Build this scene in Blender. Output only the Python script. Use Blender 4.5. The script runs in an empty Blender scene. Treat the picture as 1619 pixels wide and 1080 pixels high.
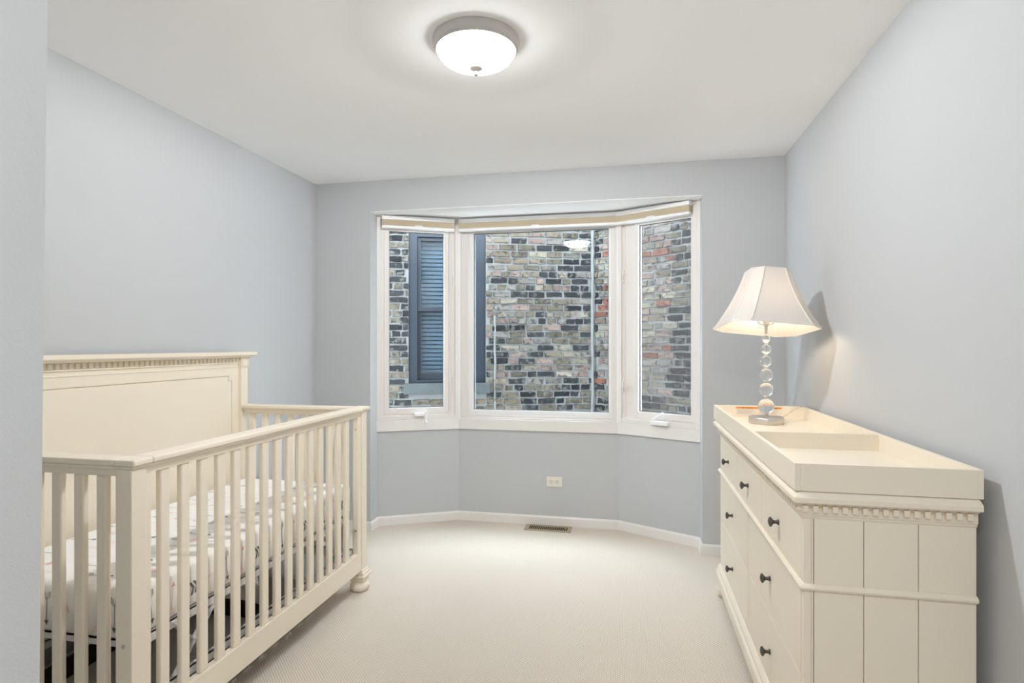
import bpy, bmesh, math, random
from mathutils import Vector, Matrix
random.seed(7)
S = bpy.context.scene
COL = S.collection
R_ = math.radians

# ------------------------------------------------------------------ camera
YAW = 11.7
FPX = 911.0
cd = bpy.data.cameras.new('camera'); cam = bpy.data.objects.new('camera', cd); COL.objects.link(cam)
cam.location = (0, 0, 1.30); cam.rotation_euler = (R_(90), 0, R_(YAW))
cd.sensor_width = 36; cd.lens = FPX / 1619 * 36; cd.shift_y = 6 / 1619
cd.clip_start = 0.02
S.camera = cam
# ------------------------------------------------------------------ view, world, key lights
S.view_settings.view_transform = 'Standard'; S.view_settings.look = 'None'
S.view_settings.gamma = 1; S.view_settings.use_curve_mapping = False
S.view_settings.exposure = 0.92
S.cycles.max_bounces = 16; S.cycles.diffuse_bounces = 10; S.cycles.glossy_bounces = 6
S.cycles.transmission_bounces = 12; S.cycles.transparent_max_bounces = 16
S.cycles.sample_clamp_indirect = 6.0
S.cycles.caustics_refractive = True; S.cycles.blur_glossy = 0.5
W = bpy.data.worlds.new('overcast_sky'); S.world = W; W.use_nodes = True
bg = W.node_tree.nodes['Background']; bg.inputs[0].default_value = (0.78, 0.89, 1.0, 1); bg.inputs[1].default_value = 8.8
CEIL_LAMP = 15.0       # radiance of the glass bowl
CEIL_BULB = 89.0      # watts of the bulb inside the bowl
BULB = 32.0            # radiance of the table lamp bulb
LAMP_WHITE = (0.965, 0.985, 1.0)
REAR_FILL = 14.5            # watts of the fill light added behind the camera

def lamp_area(name, loc, rot, size, power, color, shape='DISK'):
    l = bpy.data.lights.new(name, 'AREA'); l.shape = shape; l.size = size; l.energy = power; l.color = color
    o = bpy.data.objects.new(name, l); o.location = loc; o.rotation_euler = rot; COL.objects.link(o); return o
lamp_area('rear_fill_light', (-0.05, -0.35, 2.40), (0, 0, 0), 0.35, REAR_FILL, LAMP_WHITE)  # added fill from behind the camera, no fixture belongs to it

# ------------------------------------------------------------------ materials
def mat(name, rgb, rough=0.5, spec=0.4, noise=0.0, nscale=8.0, bump=0.0, bscale=200.0, metal=0.0, sheen=0.0):
    m = bpy.data.materials.new(name); m.use_nodes = True
    nt = m.node_tree; b = nt.nodes['Principled BSDF']
    b.inputs['Base Color'].default_value = (*rgb, 1); b.inputs['Roughness'].default_value = rough
    b.inputs['Specular IOR Level'].default_value = spec; b.inputs['Metallic'].default_value = metal
    b.inputs['Sheen Weight'].default_value = sheen
    tc = nt.nodes.new('ShaderNodeTexCoord')
    if noise > 0:
        n = nt.nodes.new('ShaderNodeTexNoise'); n.inputs['Scale'].default_value = nscale; n.inputs['Detail'].default_value = 5
        nt.links.new(tc.outputs['Object'], n.inputs['Vector'])
        mx = nt.nodes.new('ShaderNodeMix'); mx.data_type = 'RGBA'
        mx.inputs[6].default_value = (*[c * (1 - noise) for c in rgb], 1); mx.inputs[7].default_value = (*[min(1, c * (1 + noise)) for c in rgb], 1)
        nt.links.new(n.outputs['Fac'], mx.inputs[0]); nt.links.new(mx.outputs[2], b.inputs['Base Color'])
    if bump > 0:
        n2 = nt.nodes.new('ShaderNodeTexNoise'); n2.inputs['Scale'].default_value = bscale; n2.inputs['Detail'].default_value = 3
        nt.links.new(tc.outputs['Object'], n2.inputs['Vector'])
        bp = nt.nodes.new('ShaderNodeBump'); bp.inputs['Strength'].default_value = bump; bp.inputs['Distance'].default_value = 0.002
        nt.links.new(n2.outputs['Fac'], bp.inputs['Height']); nt.links.new(bp.outputs['Normal'], b.inputs['Normal'])
    return m

def emit(name, rgb, strength, through=0.0):
    m = bpy.data.materials.new(name); m.use_nodes = True; nt = m.node_tree; nt.nodes.clear()
    e = nt.nodes.new('ShaderNodeEmission'); e.inputs[0].default_value = (*rgb, 1); e.inputs[1].default_value = strength
    o = nt.nodes.new('ShaderNodeOutputMaterial')
    if through:                                     # frosted glass: part of the bulb's light comes straight through
        t = nt.nodes.new('ShaderNodeBsdfTransparent'); mx = nt.nodes.new('ShaderNodeMixShader'); mx.inputs[0].default_value = through
        nt.links.new(e.outputs[0], mx.inputs[1]); nt.links.new(t.outputs[0], mx.inputs[2]); nt.links.new(mx.outputs[0], o.inputs[0])
    else: nt.links.new(e.outputs[0], o.inputs[0])
    return m

def thin_glass(name, tint=(0.96, 0.98, 0.99), refl=1.0, rough=0.0):
    m = bpy.data.materials.new(name); m.use_nodes = True; nt = m.node_tree; nt.nodes.clear()
    t = nt.nodes.new('ShaderNodeBsdfTransparent'); t.inputs[0].default_value = (*tint, 1)
    g = nt.nodes.new('ShaderNodeBsdfGlossy'); g.inputs['Roughness'].default_value = rough; g.inputs['Color'].default_value = (refl, refl, refl, 1)
    fr = nt.nodes.new('ShaderNodeFresnel'); fr.inputs[0].default_value = 1.44
    ge = nt.nodes.new('ShaderNodeNewGeometry')      # the rear face of the pane adds no second mirror
    sb = nt.nodes.new('ShaderNodeMath'); sb.operation = 'SUBTRACT'; sb.inputs[0].default_value = 1.0; nt.links.new(ge.outputs['Backfacing'], sb.inputs[1])
    ml = nt.nodes.new('ShaderNodeMath'); ml.operation = 'MULTIPLY'; nt.links.new(fr.outputs[0], ml.inputs[0]); nt.links.new(sb.outputs[0], ml.inputs[1])
    mx = nt.nodes.new('ShaderNodeMixShader'); o = nt.nodes.new('ShaderNodeOutputMaterial')
    nt.links.new(ml.outputs[0], mx.inputs[0]); nt.links.new(t.outputs[0], mx.inputs[1]); nt.links.new(g.outputs[0], mx.inputs[2])
    nt.links.new(mx.outputs[0], o.inputs[0]); return m

def screen_mat(name, cover):
    m = bpy.data.materials.new(name); m.use_nodes = True; nt = m.node_tree; nt.nodes.clear()
    t = nt.nodes.new('ShaderNodeBsdfTransparent'); d = nt.nodes.new('ShaderNodeBsdfDiffuse'); d.inputs[0].default_value = (0.5, 0.5, 0.5, 1)
    mx = nt.nodes.new('ShaderNodeMixShader'); mx.inputs[0].default_value = cover
    o = nt.nodes.new('ShaderNodeOutputMaterial')
    nt.links.new(t.outputs[0], mx.inputs[1]); nt.links.new(d.outputs[0], mx.inputs[2]); nt.links.new(mx.outputs[0], o.inputs[0]); return m

M = {}
M['wall'] = mat('wall_paint', (0.532, 0.545, 0.555), 0.75, 0.2, 0.012, 1.5, 0.12, 350)
M['ceiling'] = mat('ceiling_paint', (0.94, 0.942, 0.945), 0.85, 0.15, 0.008, 1.2, 0.08, 300)
M['trim'] = mat('trim_paint', (0.80, 0.775, 0.745), 0.4, 0.35)
M['vinyl'] = mat('window_vinyl', (0.78, 0.745, 0.71), 0.4, 0.35)
M['vinyl_white'] = mat('white_vinyl', (0.84, 0.84, 0.84), 0.35, 0.4)
M['ivory'] = mat('ivory_paint', (0.815, 0.74, 0.615), 0.45, 0.3, 0.035, 3.0, 0.04, 60)
M['ivory_edge'] = mat('darker_ivory', (0.68, 0.58, 0.44), 0.5, 0.3, 0.05, 6.0)  # darker tan used in panel grooves and behind drawer gaps
M['steel_white'] = mat('white_steel', (0.80, 0.79, 0.80), 0.35, 0.5)
M['tan_fabric'] = mat('tan_blind_fabric', (0.55, 0.46, 0.33), 0.8, 0.2, 0.04, 20)
M['sheet'] = mat('white_sheet', (0.92, 0.915, 0.91), 0.85, 0.2, 0.0, 5, 0.1, 90, sheen=0.1)
M['pink'] = mat('pink_print', (0.86, 0.56, 0.52), 0.85, 0.2)
M['grey_print'] = mat('grey_print', (0.19, 0.19, 0.195), 0.85, 0.2)
M['foam'] = mat('mattress_ticking', (0.45, 0.44, 0.43), 0.8, 0.2)
M['black_fabric'] = mat('black_fabric', (0.028, 0.028, 0.027), 0.8, 0.25, 0.1, 30, 0.2, 400)
M['grey_fabric'] = mat('grey_lining', (0.66, 0.64, 0.60), 0.85, 0.2, 0.06, 20, 0.2, 300)
M['bronze'] = mat('dark_bronze', (0.10, 0.09, 0.082), 0.38, 0.5, 0.15, 60, metal=0.6)
M['nickel'] = mat('satin_nickel', (0.62, 0.59, 0.55), 0.33, 0.5, metal=0.75)
M['ring'] = mat('satin_ring', (0.56, 0.53, 0.50), 0.38, 0.5, metal=0.55)
M['vent_metal'] = mat('tan_vent_metal', (0.40, 0.32, 0.22), 0.45, 0.4, metal=0.2)
M['dark'] = mat('dark_duct_shade', (0.02, 0.018, 0.016), 0.9, 0.1)
M['plate'] = mat('almond_plastic', (0.80, 0.77, 0.68), 0.35, 0.4)
M['socket'] = mat('white_plastic', (0.66, 0.65, 0.61), 0.35, 0.4)
M['bowl'] = emit('lit_glass_bowl', LAMP_WHITE, CEIL_LAMP, 0.5)
M['bulb'] = emit('lit_bulb', (1.0, 0.80, 0.58), BULB)
M['glass'] = thin_glass('window_glass')
M['old_glass'] = thin_glass('old_window_glass', (0.85, 0.9, 0.93), 0.8, 0.3)
M['screen'] = screen_mat('insect_screen', 0.10)
M['black_frame'] = mat('dark_gasket', (0.05, 0.05, 0.055), 0.5, 0.3)
M['cord'] = mat('clear_ivory_cord', (0.70, 0.60, 0.46), 0.4, 0.4)
M['orange'] = mat('orange_label', (0.85, 0.25, 0.03), 0.5, 0.3)
M['label_paper'] = mat('label_paper', (0.78, 0.72, 0.62), 0.5, 0.3)
M['label_ink'] = mat('label_ink', (0.10, 0.06, 0.03), 0.6, 0.2)
M['label_grey'] = mat('label_grey', (0.50, 0.45, 0.39), 0.6, 0.2)
M['green'] = mat('green_plastic', (0.0, 0.32, 0.07), 0.4, 0.4)
M['cream_box'] = mat('clear_box_plastic', (0.55, 0.52, 0.50), 0.3, 0.5)
M['mortar'] = mat('grey_mortar', (0.1099, 0.1088, 0.1014), 0.9, 0.1, 0.18, 9, 0.6, 60)
M['stone'] = mat('weathered_stone', (0.0387, 0.0435, 0.0421), 0.85, 0.2, 0.35, 14, 0.5, 60)
M['navy'] = mat('navy_frame_paint', (0.0017, 0.0056, 0.0109), 0.45, 0.4, 0.1, 10)
M['slat'] = mat('outside_blind', (0.0443, 0.0644, 0.0772), 0.5, 0.4)
M['ground'] = mat('gangway_concrete', (0.12, 0.12, 0.115), 0.9, 0.1, 0.2, 5)

# lamp shade: cloth that lets light through
def shade_mat():
    m = bpy.data.materials.new('shade_cloth'); m.use_nodes = True; nt = m.node_tree; nt.nodes.clear()
    d = nt.nodes.new('ShaderNodeBsdfDiffuse'); d.inputs[0].default_value = (0.74, 0.72, 0.70, 1)
    t = nt.nodes.new('ShaderNodeBsdfTranslucent'); t.inputs[0].default_value = (0.84, 0.79, 0.74, 1)
    mx = nt.nodes.new('ShaderNodeMixShader'); mx.inputs[0].default_value = 0.22
    o = nt.nodes.new('ShaderNodeOutputMaterial')
    nt.links.new(d.outputs[0], mx.inputs[1]); nt.links.new(t.outputs[0], mx.inputs[2]); nt.links.new(mx.outputs[0], o.inputs[0]); return m
M['shade'] = shade_mat()
M['shade_trim'] = mat('shade_trim', (0.80, 0.77, 0.72), 0.8, 0.2)
def crystal():
    m = bpy.data.materials.new('clear_acrylic'); m.use_nodes = True; nt = m.node_tree; nt.nodes.clear()
    g = nt.nodes.new('ShaderNodeBsdfGlass'); g.inputs['IOR'].default_value = 1.46; g.inputs['Roughness'].default_value = 0.0
    o = nt.nodes.new('ShaderNodeOutputMaterial'); nt.links.new(g.outputs[0], o.inputs[0]); return m
M['crystal'] = crystal()

def carpet():
    m = bpy.data.materials.new('loop_carpet'); m.use_nodes = True; nt = m.node_tree; N = nt.nodes; L = nt.links
    b = N['Principled BSDF']; b.inputs['Roughness'].default_value = 0.95; b.inputs['Specular IOR Level'].default_value = 0.1
    tc = N.new('ShaderNodeTexCoord'); sep = N.new('ShaderNodeSeparateXYZ'); L.new(tc.outputs['Object'], sep.inputs[0])
    nz = N.new('ShaderNodeTexNoise'); nz.inputs['Scale'].default_value = 40; L.new(tc.outputs['Object'], nz.inputs['Vector'])
    def math_(op, a, bb=None, c=None):
        n = N.new('ShaderNodeMath'); n.operation = op
        for i, v in enumerate((a, bb, c)):
            if v is None: continue
            if isinstance(v, (int, float)): n.inputs[i].default_value = v
            else: L.new(v, n.inputs[i])
        return n.outputs[0]
    P = 0.0135
    jx = math_('MULTIPLY_ADD', nz.outputs['Fac'], 0.006, sep.outputs['X'])
    kx = math_('MULTIPLY', jx, 2 * math.pi / P); ky = math_('MULTIPLY', sep.outputs['Y'], 2 * math.pi / P)
    # staggered grid of loop gaps
    prod = math_('MULTIPLY', math_('SINE', kx), math_('SINE', ky))
    hole = N.new('ShaderNodeMapRange'); hole.inputs['From Min'].default_value = 0.25; hole.inputs['From Max'].default_value = 0.8
    L.new(prod, hole.inputs['Value'])
    n2 = N.new('ShaderNodeTexNoise'); n2.inputs['Scale'].default_value = 2.2; n2.inputs['Detail'].default_value = 4; L.new(tc.outputs['Object'], n2.inputs['Vector'])
    n3 = N.new('ShaderNodeTexNoise'); n3.inputs['Scale'].default_value = 160; L.new(tc.outputs['Object'], n3.inputs['Vector'])
    mx0 = N.new('ShaderNodeMix'); mx0.data_type = 'RGBA'; mx0.inputs[6].default_value = (0.655, 0.585, 0.50, 1); mx0.inputs[7].default_value = (0.705, 0.64, 0.555, 1)
    L.new(math_('MULTIPLY_ADD', n2.outputs['Fac'], 0.6, math_('MULTIPLY', n3.outputs['Fac'], 0.4)), mx0.inputs[0])
    mx = N.new('ShaderNodeMix'); mx.data_type = 'RGBA'; mx.inputs[7].default_value = (0.40, 0.305, 0.215, 1)
    L.new(mx0.outputs[2], mx.inputs[6]); L.new(math_('MULTIPLY', hole.outputs[0], 0.95), mx.inputs[0]); L.new(mx.outputs[2], b.inputs['Base Color'])
    bp = N.new('ShaderNodeBump'); bp.inputs['Strength'].default_value = 0.35; bp.inputs['Distance'].default_value = 0.003
    L.new(math_('SUBTRACT', 1.0, hole.outputs[0]), bp.inputs['Height']); L.new(bp.outputs['Normal'], b.inputs['Normal'])
    return m
M['carpet'] = carpet()

def brick_mat():
    m = bpy.data.materials.new('weathered_brick'); m.use_nodes = True; nt = m.node_tree; N = nt.nodes; L = nt.links
    b = N['Principled BSDF']; b.inputs['Roughness'].default_value = 0.92; b.inputs['Specular IOR Level'].default_value = 0.15
    at = N.new('ShaderNodeAttribute'); at.attribute_name = 'brick_colour'
    tc = N.new('ShaderNodeTexCoord')
    n1 = N.new('ShaderNodeTexNoise'); n1.inputs['Scale'].default_value = 26; n1.inputs['Detail'].default_value = 5; L.new(tc.outputs['Object'], n1.inputs['Vector'])
    r1 = N.new('ShaderNodeMapRange'); r1.inputs['From Min'].default_value = 0.53; r1.inputs['From Max'].default_value = 0.63; L.new(n1.outputs['Fac'], r1.inputs['Value'])
    n2 = N.new('ShaderNodeTexNoise'); n2.inputs['Scale'].default_value = 17; n2.inputs['Detail'].default_value = 6; 
    mp = N.new('ShaderNodeMapping'); mp.inputs['Location'].default_value = (3, 7, 1); L.new(tc.outputs['Object'], mp.inputs['Vector']); L.new(mp.outputs[0], n2.inputs['Vector'])
    r2 = N.new('ShaderNodeMapRange'); r2.inputs['From Min'].default_value = 0.55; r2.inputs['From Max'].default_value = 0.66; L.new(n2.outputs['Fac'], r2.inputs['Value'])
    a = N.new('ShaderNodeMix'); a.data_type = 'RGBA'; a.inputs[7].default_value = (0.0095, 0.0097, 0.0098, 1)
    mlt = N.new('ShaderNodeMath'); mlt.operation = 'MULTIPLY'; mlt.inputs[1].default_value = 0.75; L.new(r1.outputs[0], mlt.inputs[0])
    L.new(mlt.outputs[0], a.inputs[0]); L.new(at.outputs['Color'], a.inputs[6])
    c = N.new('ShaderNodeMix'); c.data_type = 'RGBA'; c.inputs[7].default_value = (0.105, 0.098, 0.08, 1)
    m2 = N.new('ShaderNodeMath'); m2.operation = 'MULTIPLY'; m2.inputs[1].default_value = 0.5; L.new(r2.outputs[0], m2.inputs[0])
    L.new(m2.outputs[0], c.inputs[0]); L.new(a.outputs[2], c.inputs[6]); L.new(c.outputs[2], b.inputs['Base Color'])
    bp = N.new('ShaderNodeBump'); bp.inputs['Strength'].default_value = 0.8; bp.inputs['Distance'].default_value = 0.006
    L.new(n1.outputs['Fac'], bp.inputs['Height']); L.new(bp.outputs['Normal'], b.inputs['Normal'])
    return m
M['brick'] = brick_mat()

# ------------------------------------------------------------------ mesh helpers
class MB:
    def __init__(self): self.v = []; self.f = []; self.m = []
    def add(self, vs, fs, mi=0):
        k = len(self.v); self.v += [tuple(p) for p in vs]
        self.f += [tuple(i + k for i in f) for f in fs]; self.m += [mi] * len(fs)
    def box(self, x0, x1, y0, y1, z0, z1, mi=0, T=None):
        x0, x1 = sorted((x0, x1)); y0, y1 = sorted((y0, y1)); z0, z1 = sorted((z0, z1))
        vs = [Vector((x, y, z)) for z in (z0, z1) for (x, y) in ((x0, y0), (x1, y0), (x1, y1), (x0, y1))]
        if T: vs = [T @ p for p in vs]
        self.add(vs, [(3, 2, 1, 0), (4, 5, 6, 7), (0, 1, 5, 4), (1, 2, 6, 5), (2, 3, 7, 6), (3, 0, 4, 7)], mi)
    def prism(self, poly, z0, z1, mi=0, T=None):
        # poly: list of (x,y) anticlockwise, extruded along local z
        n = len(poly)
        vs = [Vector((x, y, z0)) for x, y in poly] + [Vector((x, y, z1)) for x, y in poly]
        if T: vs = [T @ p for p in vs]
        fs = [tuple(reversed(range(n))), tuple(range(n, 2 * n))] + [(i, (i + 1) % n, n + (i + 1) % n, n + i) for i in range(n)]
        self.add(vs, fs, mi)
    def lathe(self, prof, n=32, c=(0, 0, 0), mi=0, T=None, closed=False):
        vs = []; fs = []
        for r, z in prof:
            for i in range(n):
                a = 2 * math.pi * i / n; vs.append(Vector((c[0] + max(r, 1e-5) * math.cos(a), c[1] + max(r, 1e-5) * math.sin(a), c[2] + z)))
        if T: vs = [T @ p for p in vs]
        k = len(prof)
        for j in range(k if closed else k - 1):
            j2 = (j + 1) % k
            for i in range(n): fs.append((j * n + i, j * n + (i + 1) % n, j2 * n + (i + 1) % n, j2 * n + i))
        if not closed:
            fs.append(tuple(reversed(range(n)))); fs.append(tuple((k - 1) * n + i for i in range(n)))
        self.add(vs, fs, mi)
    def tube(self, pts, r, n=8, mi=0):
        pts = [Vector(p) for p in pts]; vs = []; fs = []
        for i, p in enumerate(pts):
            d = (pts[min(i + 1, len(pts) - 1)] - pts[max(i - 1, 0)]).normalized()
            u = d.cross(Vector((0, 0, 1)));
            if u.length < 1e-3: u = Vector((1, 0, 0))
            u.normalize(); w = u.cross(d)
            for k in range(n):
                a = 2 * math.pi * k / n; vs.append(p + r * (math.cos(a) * u + math.sin(a) * w))
        for j in range(len(pts) - 1):
            for k in range(n): fs.append((j * n + k, (j + 1) * n + k, (j + 1) * n + (k + 1) % n, j * n + (k + 1) % n))
        fs.append(tuple(range(n))); fs.append(tuple(reversed([(len(pts) - 1) * n + k for k in range(n)])))
        self.add(vs, fs, mi)
    def beam(self, a, b, w, t, up=(0, 0, 1), mi=0):
        # flat bar from a to b, w wide, t thick
        a = Vector(a); b = Vector(b); d = (b - a); L = d.length; d.normalize()
        s = Vector(up).cross(d).normalized(); u = d.cross(s)
        vs = [p + s * sx * t / 2 + u * sy * w / 2 for p in (a, b) for sx, sy in ((-1, -1), (1, -1), (1, 1), (-1, 1))]
        self.add(vs, [(3, 2, 1, 0), (4, 5, 6, 7), (0, 1, 5, 4), (1, 2, 6, 5), (2, 3, 7, 6), (3, 0, 4, 7)], mi)
    def build(self, name, mats, parent=None, bevel=0, segs=2, smooth=False, fix=True):
        me = bpy.data.meshes.new(name); me.from_pydata(self.v, [], self.f)
        if not isinstance(mats, (list, tuple)): mats = [mats]
        for m in mats: me.materials.append(m)
        for p, mi in zip(me.polygons, self.m): p.material_index = mi
        if fix:
            bm = bmesh.new(); bm.from_mesh(me); bmesh.ops.recalc_face_normals(bm, faces=bm.faces); bm.to_mesh(me); bm.free()
        o = bpy.data.objects.new(name, me); COL.objects.link(o)
        if parent:
            o.parent = parent
            o.matrix_parent_inverse = Matrix.Translation(-Vector(parent['at'])) if 'at' in parent else Matrix()
        if bevel:
            b = o.modifiers.new('bevel', 'BEVEL'); b.width = bevel; b.segments = segs; b.limit_method = 'ANGLE'; b.angle_limit = R_(35)
        if smooth:
            for p in me.polygons: p.use_smooth = True
            if smooth != 'full':
                e = o.modifiers.new('edges', 'EDGE_SPLIT'); e.split_angle = R_(38)
        return o

def thing(name, label, cat, loc=(0, 0, 0), group=None):
    # an Empty at the thing's base; its parts are written in room coordinates
    o = bpy.data.objects.new(name, None); COL.objects.link(o); o.location = loc; o.empty_display_size = 0.05
    o['at'] = list(loc); o['label'] = label; o['category'] = cat
    if group: o['group'] = group
    return o
def tag(o, label, cat, group=None):
    o['label'] = label; o['category'] = cat
    if group: o['group'] = group
    return o
def struct(o): o['kind'] = 'structure'; return o

# ------------------------------------------------------------------ room shell
CZ = 2.45; WL = -2.21; WR = 0.91; WY = 3.75
PX, PY = -0.75, 0.592           # free corner of the near partition
OL, OR_, HZ = -1.79, 0.432, 2.237  # window opening
BL = [Vector((-1.80, 3.865)), Vector((-1.262, 4.135)), Vector((-0.09, 4.135)), Vector((0.44, 3.865))]

m = MB(); m.box(WL - 0.1, WR + 0.1, -1.7, 4.3, -0.06, 0.0); struct(m.build('floor', M['carpet']))
m = MB(); m.box(WL - 0.1, WR + 0.1, -1.7, WY + 0.12, CZ, CZ + 0.08); struct(m.build('ceiling', M['ceiling']))
m = MB(); m.box(WL - 0.1, WL, PY - 0.1, WY + 0.1, 0, CZ); struct(m.build('wall_left', M['wall']))
m = MB(); m.box(WR, WR + 0.1, -1.6, WY + 0.1, 0, CZ); struct(m.build('wall_right', M['wall']))
m = MB(); m.box(WL - 0.1, OL, WY, WY + 0.115, 0, CZ); m.box(OR_, WR + 0.1, WY, WY + 0.115, 0, CZ); m.box(OL, OR_, WY, WY + 0.115, HZ, CZ)
struct(m.build('wall_window', M['wall']))
m = MB(); m.box(-0.75, WR + 0.1, -1.7, -1.6, 0, CZ); struct(m.build('wall_entry', M['wall']))
# near partition: the free edge stands a little out of plumb
m = MB()
ytop, ybot = 0.625, 0.596
vs = [(-0.85, -1.6, 0), (PX, -1.6, 0), (PX, ybot, 0), (-0.85, ybot, 0), (-0.85, -1.6, CZ), (PX, -1.6, CZ), (PX, ytop, CZ), (-0.85, ytop, CZ)]
m.add(vs, [(3, 2, 1, 0), (4, 5, 6, 7), (0, 1, 5, 4), (1, 2, 6, 5), (2, 3, 7, 6), (3, 0, 4, 7)])
m.box(WL - 0.1, -0.85, PY - 0.1, PY, 0, CZ)
struct(m.build('wall_near', M['wall']))

def seg_T(a, b):
    # local x along a->b, local y out of the room, z up
    d = (b - a).normalized(); n = Vector((-d.y, d.x))
    if n.y < 0: n = -n
    return Matrix(((d.x, n.x, 0, a.x), (d.y, n.y, 0, a.y), (0, 0, 1, 0), (0, 0, 0, 1))), (b - a).length
TS = [seg_T(BL[i], BL[i + 1]) for i in range(3)]
SZ0, SZ1 = 0.678, 0.757            # sill apron
for (T, L), nm in zip(TS, ('wall_bay_left', 'wall_bay_centre', 'wall_bay_right')):
    m = MB(); m.box(0, L, 0, 0.12, 0, SZ1, T=T); struct(m.build(nm, M['wall']))
# soffit of the bay
m = MB(); m.prism([(-1.86, WY + 0.118), (0.50, WY + 0.118), (0.50, 3.95), (-0.06, 4.30), (-1.30, 4.30), (-1.86, 3.95)], 2.243, 2.30)
struct(m.build('ceiling_bay', M['ceiling']))
m = MB(); m.prism([(-1.9, WY + 0.118), (0.55, WY + 0.118), (0.5, 3.95), (-0.04, 4.27), (-1.31, 4.27), (-1.86, 3.95)], 2.30, 2.6)
struct(m.build('trim_bay_roof', M['ground']))

m = MB(); m.box(OL, OR_, WY + 0.002, WY + 0.1165, HZ - 0.004, HZ); struct(m.build('trim_header', M['ceiling']))
# baseboards
def baseboard(nm, pts, side):
    # pts: polyline on the floor, room side to the right when side=1
    m = MB()
    H, TH = 0.066, 0.012
    prof = [(0, 0), (TH, 0), (TH, H - 0.012), (TH * 0.55, H), (0, H)]
    pts = [Vector(p) for p in pts]; rows = []
    for i, p in enumerate(pts):
        ds = []
        if i > 0: ds.append((pts[i] - pts[i - 1]).normalized())
        if i < len(pts) - 1: ds.append((pts[i + 1] - pts[i]).normalized())
        ns = [Vector((d.y, -d.x)) * side for d in ds]
        n = sum(ns, Vector((0, 0))).normalized(); k = 1 / max(0.3, n.dot(ns[0]))
        rows.append([(p.x + n.x * q * k, p.y + n.y * q * k, z) for q, z in prof])
    n = len(prof); vs = [v for r in rows for v in r]; fs = []
    for j in range(len(rows) - 1):
        for k in range(n): fs.append((j * n + k, j * n + (k + 1) % n, (j + 1) * n + (k + 1) % n, (j + 1) * n + k))
    fs.append(tuple(range(n))); fs.append(tuple((len(rows) - 1) * n + k for k in range(n)))
    m.add(vs, fs); return struct(m.build(nm, M['trim']))
baseboard('baseboard_bay', [(WL, WY), (OL, WY), (OL, 3.867), BL[1], BL[2], (OR_, 3.869), (OR_, WY), (WR, WY)], 1)
baseboard('baseboard_left', [(WL, PY), (WL, WY)], 1)
baseboard('baseboard_right', [(WR, WY), (WR, -1.6)], 1)

# window sill apron following the bay
m = MB()
for (T, L) in TS: m.box(-0.004, L + 0.004, -0.016, 0.02, SZ0, SZ1, T=T)
struct(m.build('trim_1', M['trim'], bevel=0.002))

def ring(m, x0, x1, z0, z1, w, y0, y1, T, mi=0, wb=None, wt=None, wr=None):
    wb = w if wb is None else wb; wt = w if wt is None else wt; wr = w if wr is None else wr
    m.box(x0, x0 + w, y0, y1, z0, z1, mi, T); m.box(x1 - wr, x1, y0, y1, z0, z1, mi, T)
    m.box(x0 + w, x1 - wr, y0, y1, z0, z0 + wb, mi, T); m.box(x0 + w, x1 - wr, y0, y1, z1 - wt, z1, mi, T)

FZ0, FZ1 = SZ1, 2.243
TILT = {'window_1': (0.012, 0.040)}   # pane turned on purpose to throw the ceiling light's reflection off it
def casement(nm, idx, g0, g1, hinge_right, screen=False):
    T, L = TS[idx]
    gx0, gx1 = g0 * L, g1 * L
    fr = MB(); ring(fr, 0.0, L, FZ0, FZ1, 0.03, -0.012, 0.09, T)          # outer frame
    ring(fr, 0.03, L - 0.03, FZ0 + 0.02, FZ1 - 0.03, min(gx0, L - gx1) * 0.35, 0.0, 0.08, T)
    root = struct(fr.build(nm, M['vinyl'], bevel=0.003))
    sx0, sx1 = gx0 - 0.036, gx1 + 0.036
    s = MB(); ring(s, sx0, sx1, 0.800, 2.168, 0.036, -0.004, 0.05, T, wb=0.043, wt=0.04)
    s.build('sash', M['vinyl'], root, bevel=0.002)
    fi = MB(); a0, a1 = (0.03, sx0 - 0.003), (sx1 + 0.003, L - 0.03)
    for (p, q) in (a0, a1):
        if q > p: fi.box(p, q, 0.004, 0.07, FZ0 + 0.02, FZ1 - 0.03, T=T)
    fi.box(sx0 - 0.003, sx1 + 0.003, 0.004, 0.07, FZ0 + 0.01, 0.797, T=T); fi.box(sx0 - 0.003, sx1 + 0.003, 0.004, 0.07, 2.171, FZ1 - 0.02, T=T)
    fi.build('frame_infill', M['vinyl'], root)
    g = MB(); ring(g, gx0 - 0.001, gx1 + 0.001, 0.842, 2.129, 0.004, 0.012, 0.03, T)
    g.build('gasket', M['black_frame'], root)
    p = MB(); q0, q1 = TILT.get(nm, (0.020, 0.020))
    p.prism([(gx0, q0), (gx1, q1), (gx1, q1 + 0.004), (gx0, q0 + 0.004)], 0.843, 2.128, T=T); p.build('glass_pane', M['glass'], root)
    if screen:
        q = MB(); q.box(gx0 + 0.002, gx1 - 0.002, 0.008, 0.0095, 0.845, 2.126, T=T); q.build('insect_screen', M['screen'], root)
    # locks on the mullion side
    lx = (L - 0.045) if not hinge_right else 0.045
    for z in (1.02, 1.78):
        k = MB(); k.box(lx - 0.004, lx + 0.004, -0.016, 0.0, z - 0.045, z + 0.045, T=T); k.box(lx - 0.003, lx + 0.003, -0.026, -0.012, z - 0.03, z + 0.02, T=T)
        k.build('latch', M['vinyl'], root, bevel=0.0015)
    return root, T, L
w1, T, L = casement('window_1', 0, 0.154, 0.813, False)
h = MB(); hx = 0.56 * L
h.box(hx - 0.065, hx + 0.03, -0.040, -0.002, 0.784, 0.806, T=T)
h.box(hx + 0.006, hx + 0.026, -0.056, -0.036, 0.745, 0.820, T=T)
h.lathe([(0.009, 0), (0.012, 0.006), (0.012, 0.018), (0.007, 0.024)], 12, (0, 0, 0), T=T @ Matrix.Translation((hx + 0.016, -0.05, 0.727)))
h.build('crank_handle', M['vinyl_white'], w1, bevel=0.003)
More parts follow.
